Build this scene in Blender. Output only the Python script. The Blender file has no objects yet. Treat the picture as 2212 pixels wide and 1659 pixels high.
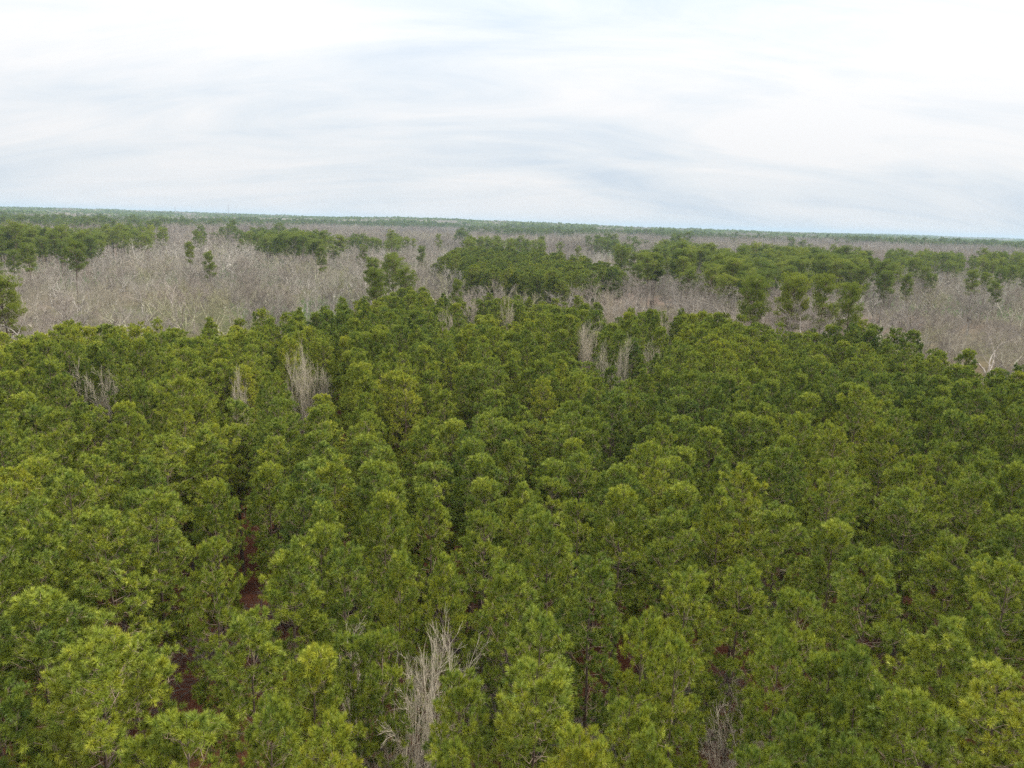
import bpy, math
import numpy as np
from mathutils import Matrix, Vector

# ------------------------------------------------------------------ camera, sky, sun, exposure
scene = bpy.context.scene
CAM_H = 31.0
PW, PH, PF = 2212.0, 1659.0, 1684.0            # working frame of the photograph and its focal length
PITCH, ROLL = math.radians(11.62), math.radians(1.70)
CAM_ROT = Matrix.Rotation(math.pi/2 - PITCH, 3, 'X') @ Matrix.Rotation(ROLL, 3, 'Z')
cam_data = bpy.data.cameras.new('drone_camera')
cam = bpy.data.objects.new('drone_camera', cam_data)
scene.collection.objects.link(cam)
cam.matrix_world = Matrix.Translation((0, 0, CAM_H)) @ CAM_ROT.to_4x4()
cam_data.sensor_width = 36.0
cam_data.lens = 36.0*PF/PW
cam_data.clip_start = 0.5
cam_data.clip_end = 60000.0
scene.camera = cam

SUN_EL, SUN_AZ = math.radians(42), math.radians(62)      # azimuth clockwise from the view direction (+Y)
world = bpy.data.worlds.new('World')
scene.world = world
world.use_nodes = True
wt = world.node_tree
wt.nodes.clear()
def wn(t, **k):
    n = wt.nodes.new(t)
    for a, b in k.items(): setattr(n, a, b)
    return n
def wmath(op, a, b=None, clamp=False):
    n = wn('ShaderNodeMath', operation=op, use_clamp=clamp)
    for i, v in enumerate((a, b)):
        if v is None: continue
        if isinstance(v, (int, float)): n.inputs[i].default_value = v
        else: wt.links.new(v, n.inputs[i])
    return n.outputs[0]
sky = wn('ShaderNodeTexSky', sky_type='NISHITA', sun_disc=False, sun_elevation=SUN_EL, sun_rotation=SUN_AZ,
         air_density=1.0, dust_density=2.0, ozone_density=1.0)
skym = wn('ShaderNodeVectorMath', operation='SCALE'); skym.inputs['Scale'].default_value = 0.12
wt.links.new(sky.outputs[0], skym.inputs[0])
geo = wn('ShaderNodeTexCoord')
sep = wn('ShaderNodeSeparateXYZ'); wt.links.new(geo.outputs['Generated'], sep.inputs[0])
zc = wmath('ADD', wmath('MAXIMUM', sep.outputs[2], 0.0), 0.34)
cmb = wn('ShaderNodeCombineXYZ')
wt.links.new(wmath('DIVIDE', sep.outputs[0], zc), cmb.inputs[0])
wt.links.new(wmath('DIVIDE', sep.outputs[1], zc), cmb.inputs[1])
mp = wn('ShaderNodeMapping'); mp.inputs['Rotation'].default_value = (0, 0, math.radians(25)); mp.inputs['Scale'].default_value = (1.3, 1.7, 1)
mp.inputs['Location'].default_value = (5.3, 0.4, 0)
wt.links.new(cmb.outputs[0], mp.inputs['Vector'])
n1 = wn('ShaderNodeTexNoise'); n1.inputs['Scale'].default_value = 0.62; n1.inputs['Detail'].default_value = 5; n1.inputs['Roughness'].default_value = 0.5; n1.inputs['Distortion'].default_value = 0.5
wt.links.new(mp.outputs[0], n1.inputs['Vector'])
mp2 = wn('ShaderNodeMapping'); mp2.inputs['Rotation'].default_value = (0, 0, math.radians(-15)); mp2.inputs['Scale'].default_value = (1.2, 4.0, 1)
wt.links.new(cmb.outputs[0], mp2.inputs['Vector'])
n2 = wn('ShaderNodeTexNoise'); n2.inputs['Scale'].default_value = 1.0; n2.inputs['Detail'].default_value = 9; n2.inputs['Roughness'].default_value = 0.62; n2.inputs['Distortion'].default_value = 0.8
wt.links.new(mp2.outputs[0], n2.inputs['Vector'])
mix_n = wmath('ADD', wmath('MULTIPLY', n1.outputs[0], 0.52), wmath('MULTIPLY', n2.outputs[0], 0.48))
ramp = wn('ShaderNodeValToRGB')                     # thin grey-blue cloud to bright white cloud
cr = ramp.color_ramp
cr.elements[0].position = 0.37; cr.elements[0].color = (0.70, 0.79, 0.89, 1)
cr.elements[1].position = 0.57; cr.elements[1].color = (0.965, 0.965, 0.975, 1)
e = cr.elements.new(0.475); e.color = (0.85, 0.895, 0.94, 1)
wt.links.new(mix_n, ramp.inputs[0])
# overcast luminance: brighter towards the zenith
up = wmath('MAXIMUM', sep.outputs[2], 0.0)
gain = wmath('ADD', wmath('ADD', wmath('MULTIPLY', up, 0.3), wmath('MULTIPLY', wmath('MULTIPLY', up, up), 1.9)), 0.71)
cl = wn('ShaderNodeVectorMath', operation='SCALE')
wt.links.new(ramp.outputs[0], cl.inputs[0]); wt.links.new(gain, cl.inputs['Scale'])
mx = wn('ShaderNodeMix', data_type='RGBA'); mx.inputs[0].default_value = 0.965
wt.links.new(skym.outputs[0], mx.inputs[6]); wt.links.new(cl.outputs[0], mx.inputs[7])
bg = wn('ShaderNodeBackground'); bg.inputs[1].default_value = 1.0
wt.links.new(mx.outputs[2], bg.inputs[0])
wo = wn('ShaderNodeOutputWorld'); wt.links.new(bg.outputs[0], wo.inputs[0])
world.cycles.sampling_method = 'MANUAL'; world.cycles.sample_map_resolution = 256

sd = bpy.data.lights.new('sun', 'SUN')
sd.energy = 4.8; sd.angle = math.radians(11); sd.color = (1.0, 0.95, 0.86)
sun = bpy.data.objects.new('sun', sd)
scene.collection.objects.link(sun)
sdir = Vector((math.sin(SUN_AZ)*math.cos(SUN_EL), math.cos(SUN_AZ)*math.cos(SUN_EL), math.sin(SUN_EL)))
sun.rotation_euler = sdir.to_track_quat('Z', 'Y').to_euler()

scene.view_settings.view_transform = 'Standard'
scene.view_settings.look = 'None'
scene.view_settings.exposure = 0.38
scene.view_settings.gamma = 1.0
scene.view_settings.use_curve_mapping = False
cy = scene.cycles
cy.max_bounces = 4; cy.diffuse_bounces = 2; cy.glossy_bounces = 1; cy.transmission_bounces = 3
cy.volume_bounces = 1; cy.transparent_max_bounces = 4
cy.use_denoising = False
cy.sample_clamp_indirect = 4.0

# ------------------------------------------------------------------ geometry of the place
def vnoise(x, y, seed=0):
    """smooth value noise, numpy"""
    x = np.asarray(x, float); y = np.asarray(y, float)
    xi = np.floor(x).astype(np.int64); yi = np.floor(y).astype(np.int64)
    fx = x-xi; fy = y-yi
    fx = fx*fx*(3-2*fx); fy = fy*fy*(3-2*fy)
    def h(a, b):
        n = (a*374761393 + b*668265263 + seed*1442695041) & 0xffffffff
        n = ((n ^ (n >> 13))*1274126177) & 0xffffffff
        n = n ^ (n >> 16)
        return (n & 0xffff)/65535.0
    return (h(xi, yi)*(1-fx)+h(xi+1, yi)*fx)*(1-fy)+(h(xi, yi+1)*(1-fx)+h(xi+1, yi+1)*fx)*fy

def ground(x, y):
    x = np.asarray(x, float); y = np.asarray(y, float)
    d = np.hypot(x, y)
    far = np.clip((d-900)/2500, 0, 1)
    n = vnoise(x/900+7.3, y/1400+2.1, 5)-0.5
    ridge = 20*np.exp(-((x+1900)/1300)**2 - ((y-3900)/900)**2) + 15*np.exp(-((x-500)/900)**2 - ((y-3000)/600)**2)
    near = np.clip((d-60)/200, 0, 1)*(vnoise(x/70, y/70, 9)-0.5)*1.6
    return near + far*n*24+np.clip((d-600)/600, 0, 1)*(vnoise(x/230+3, y/330, 6)-0.5)*5 + ridge*far

RI = np.array(CAM_ROT)
def at(px, py, h):
    """ground point of a thing whose top, h metres up, is seen at (px, py)"""
    v = RI @ np.array([(px-PW/2)/PF, -(py-PH/2)/PF, -1.0])
    t = (h-CAM_H)/v[2]
    return v[0]*t, v[1]*t
def proj(x, y, z):
    v = np.stack([np.asarray(x, float), np.asarray(y, float), np.asarray(z, float)-CAM_H], -1) @ RI
    return PW/2 + PF*v[..., 0]/-v[..., 2], PH/2 - PF*v[..., 1]/-v[..., 2]
def inpoly(px, py, poly):
    px = np.asarray(px); py = np.asarray(py); c = np.zeros(px.shape, bool)
    n = len(poly)
    for i in range(n):
        x1, y1 = poly[i]; x2, y2 = poly[(i+1) % n]
        if y1 == y2: continue
        c ^= ((y1 > py) != (y2 > py)) & (px < (x2-x1)*(py-y1)/(y2-y1)+x1)
    return c

# ------------------------------------------------------------------ materials
def new_mat(name):
    m = bpy.data.materials.new(name); m.use_nodes = True
    m.node_tree.nodes.clear()
    return m, m.node_tree
def N(t, ty, **k):
    n = t.nodes.new(ty)
    for a, b in k.items(): setattr(n, a, b)
    return n
def foliage_material(name, stops, trans=0.3):
    m, t = new_mat(name)
    a = N(t, 'ShaderNodeAttribute', attribute_type='GEOMETRY', attribute_name='tuft')
    b = N(t, 'ShaderNodeAttribute', attribute_type='INSTANCER', attribute_name='tint')
    s = N(t, 'ShaderNodeMath', operation='MULTIPLY_ADD'); s.inputs[1].default_value = 0.46
    t.links.new(a.outputs['Fac'], s.inputs[0])
    s2 = N(t, 'ShaderNodeMath', operation='MULTIPLY'); s2.inputs[1].default_value = 0.58
    t.links.new(b.outputs['Fac'], s2.inputs[0]); t.links.new(s2.outputs[0], s.inputs[2])
    r = N(t, 'ShaderNodeValToRGB'); el = r.color_ramp.elements
    el[0].position, el[0].color = stops[0][0], (*stops[0][1], 1)
    el[1].position, el[1].color = stops[-1][0], (*stops[-1][1], 1)
    for p, c in stops[1:-1]:
        q = el.new(p); q.color = (*c, 1)
    t.links.new(s.outputs[0], r.inputs[0])
    d = N(t, 'ShaderNodeBsdfDiffuse'); tr = N(t, 'ShaderNodeBsdfTranslucent')
    t.links.new(r.outputs[0], d.inputs[0]); t.links.new(r.outputs[0], tr.inputs[0])
    mix = N(t, 'ShaderNodeMixShader'); mix.inputs[0].default_value = trans
    t.links.new(d.outputs[0], mix.inputs[1]); t.links.new(tr.outputs[0], mix.inputs[2])
    gl = N(t, 'ShaderNodeBsdfGlossy'); gl.inputs['Roughness'].default_value = 0.5; gl.inputs[0].default_value = (0.8, 0.9, 0.7, 1)
    m2 = N(t, 'ShaderNodeMixShader'); m2.inputs[0].default_value = 0.03
    t.links.new(mix.outputs[0], m2.inputs[1]); t.links.new(gl.outputs[0], m2.inputs[2])
    o = N(t, 'ShaderNodeOutputMaterial'); t.links.new(m2.outputs[0], o.inputs[0])
    return m
M_NEEDLE = foliage_material('pine_needles', trans=0.10, stops= [(0.0, (0.044, 0.088, 0.020)), (0.35, (0.128, 0.174, 0.021)), (0.65, (0.236, 0.270, 0.024)), (1.0, (0.37, 0.355, 0.028))])
M_NEEDLE_OLD = foliage_material('old_pine_needles', [(0.0, (0.068, 0.112, 0.017)), (0.5, (0.148, 0.188, 0.022)), (1.0, (0.28, 0.30, 0.030))])

def wood_material(name, thin, thick, tintc, moss=0.0):
    """bark: colour runs from the thin twigs to the thick limbs, each tree with a tint of its own"""
    m, t = new_mat(name)
    a = N(t, 'ShaderNodeAttribute', attribute_type='GEOMETRY', attribute_name='tuft')
    b = N(t, 'ShaderNodeAttribute', attribute_type='INSTANCER', attribute_name='tint')
    g = N(t, 'ShaderNodeMix', data_type='RGBA'); g.inputs[6].default_value = (*thin, 1); g.inputs[7].default_value = (*thick, 1)
    t.links.new(a.outputs['Fac'], g.inputs[0])
    tm = N(t, 'ShaderNodeMix', data_type='RGBA', blend_type='MULTIPLY'); tm.inputs[0].default_value = 1.0
    r = N(t, 'ShaderNodeValToRGB'); el = r.color_ramp.elements
    el[0].position, el[0].color = 0.0, (*tintc[0], 1)
    el[1].position, el[1].color = 1.0, (*tintc[-1], 1)
    for i, c in enumerate(tintc[1:-1]):
        q = el.new((i+1)/(len(tintc)-1)); q.color = (*c, 1)
    t.links.new(b.outputs['Fac'], r.inputs[0])
    t.links.new(g.outputs[2], tm.inputs[6]); t.links.new(r.outputs[0], tm.inputs[7])
    tc = N(t, 'ShaderNodeTexCoord'); nz = N(t, 'ShaderNodeTexNoise'); nz.inputs['Scale'].default_value = 3.0; nz.inputs['Detail'].default_value = 3
    t.links.new(tc.outputs['Object'], nz.inputs['Vector'])
    bm = N(t, 'ShaderNodeMapRange'); bm.inputs[3].default_value = 0.65; bm.inputs[4].default_value = 1.35
    t.links.new(nz.outputs[0], bm.inputs[0])
    v = N(t, 'ShaderNodeVectorMath', operation='SCALE')
    t.links.new(tm.outputs[2], v.inputs[0]); t.links.new(bm.outputs[0], v.inputs['Scale'])
    d = N(t, 'ShaderNodeBsdfDiffuse'); t.links.new(v.outputs[0], d.inputs[0])
    o = N(t, 'ShaderNodeOutputMaterial'); t.links.new(d.outputs[0], o.inputs[0])
    return m
M_PBARK = wood_material('pine_bark', (0.34, 0.26, 0.19), (0.13, 0.095, 0.075), [(1, 1, 1), (1, 1, 1)])
M_PALE = wood_material('pale_bare_bark', (0.40, 0.355, 0.28), (0.62, 0.60, 0.51), [(1.1, 1.08, 1.05), (0.9, 0.85, 0.8)])
M_BARE = wood_material('bare_tree_bark', (0.262, 0.238, 0.205), (0.44, 0.415, 0.365),
                       [(1.38, 1.36, 1.33), (1.17, 1.15, 1.14), (0.62, 0.59, 0.58), (1.0, 0.93, 0.90), (1.08, 1.08, 0.92), (0.92, 0.96, 0.64)])

def ground_material():
    m, t = new_mat('forest_floor')
    tc = N(t, 'ShaderNodeTexCoord')
    n1 = N(t, 'ShaderNodeTexNoise'); n1.inputs['Scale'].default_value = 0.9; n1.inputs['Detail'].default_value = 8; n1.inputs['Roughness'].default_value = 0.7
    n2 = N(t, 'ShaderNodeTexNoise'); n2.inputs['Scale'].default_value = 9.0; n2.inputs['Detail'].default_value = 6; n2.inputs['Roughness'].default_value = 0.75
    n3 = N(t, 'ShaderNodeTexNoise'); n3.inputs['Scale'].default_value = 0.004; n3.inputs['Detail'].default_value = 4
    for n in (n1, n2, n3): t.links.new(tc.outputs['Object'], n.inputs['Vector'])
    r = N(t, 'ShaderNodeValToRGB'); el = r.color_ramp.elements
    el[0].position, el[0].color = 0.30, (0.042, 0.018, 0.012, 1)
    el[1].position, el[1].color = 0.72, (0.19, 0.086, 0.050, 1)
    q = el.new(0.5); q.color = (0.10, 0.039, 0.022, 1)
    ad = N(t, 'ShaderNodeMath', operation='MULTIPLY_ADD'); ad.inputs[1].default_value = 0.5
    ad2 = N(t, 'ShaderNodeMath', operation='MULTIPLY'); ad2.inputs[1].default_value = 0.5
    t.links.new(n2.outputs[0], ad2.inputs[0]); t.links.new(n1.outputs[0], ad.inputs[0]); t.links.new(ad2.outputs[0], ad.inputs[2])
    t.links.new(ad.outputs[0], r.inputs[0])
    # far away the floor is leaf litter of mixed woods
    ln = N(t, 'ShaderNodeVectorMath', operation='LENGTH'); t.links.new(tc.outputs['Object'], ln.inputs[0])
    mr = N(t, 'ShaderNodeMapRange'); mr.inputs[1].default_value = 120; mr.inputs[2].default_value = 260
    t.links.new(ln.outputs['Value'], mr.inputs[0])
    r3 = N(t, 'ShaderNodeValToRGB'); e3 = r3.color_ramp.elements
    e3[0].position, e3[0].color = 0.42, (0.055, 0.085, 0.03, 1)
    e3[1].position, e3[1].color = 0.58, (0.15, 0.11, 0.085, 1)
    t.links.new(n3.outputs[0], r3.inputs[0])
    mx = N(t, 'ShaderNodeMix', data_type='RGBA')
    t.links.new(mr.outputs[0], mx.inputs[0]); t.links.new(r.outputs[0], mx.inputs[6]); t.links.new(r3.outputs[0], mx.inputs[7])
    d = N(t, 'ShaderNodeBsdfDiffuse'); t.links.new(mx.outputs[2], d.inputs[0])
    bp = N(t, 'ShaderNodeBump'); bp.inputs['Strength'].default_value = 0.6; bp.inputs['Distance'].default_value = 0.06
    t.links.new(n2.outputs[0], bp.inputs['Height']); t.links.new(bp.outputs[0], d.inputs['Normal'])
    o = N(t, 'ShaderNodeOutputMaterial'); t.links.new(d.outputs[0], o.inputs[0])
    return m
M_GROUND = ground_material()
def plain_material(name, col):
    m, t = new_mat(name)
    d = N(t, 'ShaderNodeBsdfPrincipled'); d.inputs['Base Color'].default_value = (*col, 1); d.inputs['Roughness'].default_value = 0.6
    o = N(t, 'ShaderNodeOutputMaterial'); t.links.new(d.outputs[0], o.inputs[0])
    return m
M_STEEL = plain_material('galvanised_steel', (0.30, 0.30, 0.31))
M_RED = plain_material('red_lamp_glass', (0.35, 0.05, 0.04))

# ------------------------------------------------------------------ mesh helpers
def mesh_from(name, verts, faces, mat, attr=None, smooth=False):
    """faces: (n,k) index array, all of one size; attr: one value per face"""
    verts = np.asarray(verts, np.float32); faces = np.asarray(faces, np.int32)
    me = bpy.data.meshes.new(name)
    me.vertices.add(len(verts)); me.vertices.foreach_set('co', verts.ravel())
    n, k = faces.shape
    me.loops.add(n*k); me.loops.foreach_set('vertex_index', faces.ravel())
    me.polygons.add(n)
    me.polygons.foreach_set('loop_start', np.arange(n, dtype=np.int32)*k)
    me.polygons.foreach_set('loop_total', np.full(n, k, np.int32))
    if attr is not None:
        a = me.attributes.new('tuft', 'FLOAT', 'FACE'); a.data.foreach_set('value', np.asarray(attr, np.float32))
    if smooth: me.polygons.foreach_set('use_smooth', np.ones(n, bool))
    me.materials.append(mat)
    me.update(calc_edges=True)
    return me
def norm(v): return v/np.maximum(np.linalg.norm(v, axis=-1, keepdims=True), 1e-9)
def tubes(segs, sides=3):
    """segs: rows x0 y0 z0 x1 y1 z1 r0 r1 value -> quads"""
    s = np.asarray(segs, float)
    if len(s) == 0: return np.zeros((0, 3)), np.zeros((0, 4), int), np.zeros(0)
    p0, p1, r0, r1 = s[:, 0:3], s[:, 3:6], s[:, 6], s[:, 7]
    a = norm(p1-p0)
    ref = np.where(np.abs(a[:, 2:3]) > 0.9, np.array([[1., 0, 0]]), np.array([[0, 0, 1.]]))
    u = norm(np.cross(a, ref)); v = np.cross(a, u)
    an = np.arange(sides)*2*np.pi/sides
    ring = u[:, None]*np.cos(an)[None, :, None] + v[:, None]*np.sin(an)[None, :, None]
    A = p0[:, None]+ring*r0[:, None, None]; B = p1[:, None]+ring*r1[:, None, None]
    V = np.concatenate([A, B], 1).reshape(-1, 3)
    base = np.arange(len(s))[:, None]*2*sides
    i = np.arange(sides); j = (i+1) % sides
    F = np.stack([base+i, base+j, base+j+sides, base+i+sides], -1).reshape(-1, 4)
    return V, F, np.repeat(s[:, 8], sides)
def trunk_mesh(name, pts, rad, mat, value=1.0, sides=8, extra=None):
    """one joined tapered tube along pts, plus limb segments rooted in it"""
    pts = np.asarray(pts, float); n = len(pts)
    an = np.arange(sides)*2*np.pi/sides
    V = np.concatenate([p + r*np.stack([np.cos(an), np.sin(an), 0*an], -1) for p, r in zip(pts, rad)])
    F = [(k*sides+i, k*sides+(i+1) % sides, (k+1)*sides+(i+1) % sides, (k+1)*sides+i) for k in range(n-1) for i in range(sides)]
    F = np.array(F); val = np.full(len(F), value)
    if extra is not None and len(extra):
        v2, f2, a2 = tubes(extra, 5)
        F = np.concatenate([F, f2+len(V)]); V = np.concatenate([V, v2]); val = np.concatenate([val, a2])
    return mesh_from(name, V, F, mat, val, True)
def brush_tris(P, A, L, tone, rng, K=30, nl=0.18, w=0.012, spread=(30, 68)):
    """needle sprays: each shoot (point, axis, length) carries K needles; returns tris and a tone per face"""
    n = len(P)
    A = norm(A)
    t = rng.uniform(0.0, 1.0, (n, K))
    ref = np.where(np.abs(A[:, 2:3]) > 0.9, np.array([[1., 0, 0]]), np.array([[0, 0, 1.]]))
    u = norm(np.cross(A, ref)); v = np.cross(A, u)
    ph = rng.uniform(0, 2*np.pi, (n, K))
    ang = np.radians(spread[1] + (spread[0]-spread[1])*t + rng.normal(0, 9, (n, K)))
    rad = u[:, None]*np.cos(ph)[..., None] + v[:, None]*np.sin(ph)[..., None]
    d = A[:, None]*np.cos(ang)[..., None] + rad*np.sin(ang)[..., None]
    d[..., 2] -= 0.10*rng.uniform(0, 1, (n, K))
    d = norm(d)
    s = P[:, None] + A[:, None]*(L[:, None]*t)[..., None]
    ln = nl*rng.uniform(0.8, 1.15, (n, K))
    side = norm(np.cross(d, rng.normal(size=(n, K, 3))))*w/2
    V = np.stack([s-side, s+side, s+d*ln[..., None]], 2).reshape(-1, 3)
    F = np.arange(len(V)).reshape(-1, 3)
    tn = np.clip(tone[:, None]+0.30*(t-0.5), 0, 1)          # fresh needles at the shoot's tip are yellower
    return V, F, tn.ravel()

# ------------------------------------------------------------------ tree kinds
def trunk_path(rng, H, lean, wob, n=8):
    z = np.linspace(0, H, n)
    ax, ay = rng.normal(0, lean, 2)
    x = ax*(z/H)**1.3*H + np.concatenate([[0], np.cumsum(rng.normal(0, wob, n-1))])
    y = ay*(z/H)**1.3*H + np.concatenate([[0], np.cumsum(rng.normal(0, wob, n-1))])
    return np.stack([x, y, z], -1)
def on_path(pts, z):
    return np.array([np.interp(z, pts[:, 2], pts[:, k]) for k in range(2)]+[z])

def young_pine(seed, H=15.5, R=2.2, base=0.40, prim=52, K=72, w=0.021, nl=0.23, peak=0.30, sec=9, airy=1.0, dens=0.72):
    rng = np.random.default_rng(seed)
    path = trunk_path(rng, H, 0.012, 0.05)
    rads = np.interp(path[:, 2], [0, H*0.5, H], [0.13, 0.085, 0.012])
    wood = []; twig = []; P = []; A = []; L = []; tone = []
    zs = []
    z = base*H
    while z < H*0.985 and len(zs) < prim+30:
        nb = rng.integers(3, 6)
        zs += [z+rng.uniform(-.08, .08) for _ in range(nb)]
        z += (H*(1-base))/(prim/4.0)*rng.uniform(0.7, 1.3)
    az0 = rng.uniform(0, 6.28)
    lump = rng.uniform(0.72, 1.18, 7)            # the crown is uneven round its trunk
    lph = rng.uniform(0, 6.28)
    for i, z in enumerate(zs):
        f = (z/H-base)/(1-base)                   # 0 at crown base, 1 at top
        f = min(max(f, 0), 1)
        prof = (0.55+0.45*f/peak) if f < peak else (1-((f-peak)/(1-peak))**2.3)**0.7
        az = az0+i*2.4+rng.normal(0, 0.35)
        k = lump[int(((az+lph) % 6.28318)/6.28318*7) % 7]
        ln = max(R*1.08*prof*k*rng.uniform(0.72, 1.12), 0.35)
        if rng.random() < 0.06*airy: continue
        el = math.radians(-4+52*f**1.5+rng.normal(0, 8))
        el2 = el+math.radians(22)
        p = on_path(path, min(z, H))
        d0 = np.array([math.cos(az)*math.cos(el), math.sin(az)*math.cos(el), math.sin(el)])
        d1 = np.array([math.cos(az)*math.cos(el2), math.sin(az)*math.cos(el2), math.sin(el2)])
        m = p+d0*ln*0.55; e = m+d1*ln*0.5
        br = 0.010+0.006*ln
        m2 = (p+m)/2+rng.normal(0, 0.05*ln, 3)-np.array([0, 0, 0.03*ln])
        wood.append((*p, *m2, br, br*0.85, 0.7)); wood.append((*m2, *m, br*.85, br*0.7, 0.5)); wood.append((*m, *e, br*0.7, 0.006, 0.2))
        btone = rng.uniform(0, 1)
        nc = max(1, int(round(sec/4.6*ln+rng.uniform(-.3, .6))))
        for j in range(nc):                       # side shoots gathered in clumps, bare wood between them
            g = 1.0-(j/max(nc, 1))*0.80*rng.uniform(0.8, 1.1) if f < 0.85 else rng.uniform(0.2, 1)
            q = p+(m-p)*min(g/0.55, 1) + (e-m)*max((g-0.55)/0.45, 0)
            dd = d0*(1-g)+d1*g
            sgn = 1 if j % 2 else -1
            side = np.array([-math.sin(az), math.cos(az), 0])*sgn
            td = norm(dd*0.8+side*(rng.uniform(0.4, 1.1) if j else 0.1)+np.array([0, 0, rng.uniform(0.0, 0.45)])+rng.normal(0, .12, 3))
            tl = rng.uniform(0.35, 0.75)*(1.25-0.55*g)*(0.6+0.4*min(ln/1.5, 1))
            te = q+td*tl
            twig.append((*q, *te, 0.011, 0.007, 0.15))
            ctone = rng.random()
            ns = int(rng.integers(7, 13)*dens)
            for s in range(ns):
                sd = norm(td*0.7+rng.normal(0, 0.75, 3)+np.array([0, 0, 0.45]))
                sl = rng.uniform(0.2, 0.55)
                st = q+td*tl*rng.uniform(0.45, 1.0)
                P.append(st+sd*sl*0.7); A.append(sd); L.append(0.16)
                tone.append(np.clip(0.5+0.3*(btone-.5)+0.55*(ctone-.5)+0.75*(rng.random()-.5), 0, 1))
                twig.append((*st, *(st+sd*sl*1.1), 0.007, 0.005, 0.0))
        P.append(e-d1*0.1); A.append(d1+np.array([0, 0, .3])); L.append(0.34); tone.append(min(1, 0.4+0.5*rng.random()))
    P = np.array(P); A = np.array(A); L = np.array(L); tone = np.array(tone)
    V, F, t = brush_tris(P, A, L, tone, rng, K, nl, w, (14, 82))
    crown = mesh_from('pine_needles', V, F, M_NEEDLE, t)
    V, F, a = tubes(wood+twig, 3)
    limbs = mesh_from('pine_branches', V, F, M_PBARK, a)
    tr = trunk_mesh('pine_trunk', path, rads, M_PBARK, 1.0, 8)
    return dict(trunk=tr, branches=limbs, crown=crown), H

def tall_pine(seed, H=21.5, R=4.2, base=0.50, limbs=30, K=16, w=0.035, nl=0.30, per=20):
    rng = np.random.default_rng(seed)
    path = trunk_path(rng, H, 0.02, 0.12)
    rads = np.interp(path[:, 2], [0, H*0.5, H*0.85, H], [0.26, 0.19, 0.09, 0.03])
    wood = []; P = []; A = []; L = []; tone = []
    for i in range(limbs):
        f = (i+rng.uniform(0, 1))/limbs
        z = H*(base+(1-base)*0.97*f)
        az = i*2.4+rng.normal(0, 0.6)
        prof = math.sin(math.pi*min(0.18+0.62*f, 1.0))**0.8 if f < 0.6 else (1-((f-0.6)/0.4)**2.4)**0.5*0.98
        if f < 0.25 and rng.random() < 0.35: continue
        ln = max(0.7, R*prof*rng.uniform(0.6, 1.12))
        el = math.radians(4+42*f+rng.normal(0, 9))
        p = on_path(path, z)
        d = np.array([math.cos(az)*math.cos(el), math.sin(az)*math.cos(el), math.sin(el)])
        m = p+d*ln*0.5+rng.normal(0, .12, 3)
        e = m+norm(d+np.array([0, 0, 0.35]))*ln*0.5
        r = 0.035+0.014*ln
        wood.append((*p, *m, r, r*.65, 0.8)); wood.append((*m, *e, r*.65, .015, 0.5))
        bt = rng.uniform(0, 1)
        nsub = max(3, int(2+ln*1.5))
        for j in range(nsub):                      # foliage pads towards the limb's end
            g = rng.uniform(0.35, 1.0)
            c = (p+(m-p)*g/0.5) if g < 0.5 else m+(e-m)*(g-0.5)/0.5
            side = np.array([-math.sin(az), math.cos(az), 0])*rng.uniform(-1, 1)*ln*0.36*(1.25-g*0.5)
            q = c+side+np.array([0, 0, rng.uniform(0.0, 0.45)])
            wood.append((*c, *q, 0.028, 0.014, 0.3))
            pr = rng.uniform(0.6, 1.0)
            nb = int(per*rng.uniform(0.7, 1.25))
            o = rng.normal(0, 1, (nb, 3)); o = norm(o)*rng.uniform(0.45, 1, (nb, 1))**0.6
            o *= np.array([pr, pr, pr*0.48])
            pts = q+o+np.array([0, 0, 0.12])
            ax = norm(o*1.2+np.array([0, 0, 0.55])+d*0.2)
            P.append(pts); A.append(ax); L.append(rng.uniform(0.15, 0.32, nb))
            tone.append(np.clip(0.45*bt+0.55*rng.random(nb)*0.9+0.05, 0, 1))
    P = np.concatenate(P); A = np.concatenate(A); L = np.concatenate(L); tone = np.concatenate(tone)
    V, F, t = brush_tris(P, A, L, tone, rng, K, nl, w, (25, 75))
    crown = mesh_from('tall_pine_needles', V, F, M_NEEDLE_OLD, t)
    tr = trunk_mesh('tall_pine_trunk', path, rads, M_PBARK, 1.0, 8)
    V, F, a = tubes(wood, 4)
    lm = mesh_from('tall_pine_limbs', V, F, M_PBARK, a)
    return dict(trunk=tr, branches=lm, crown=crown), H

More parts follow.
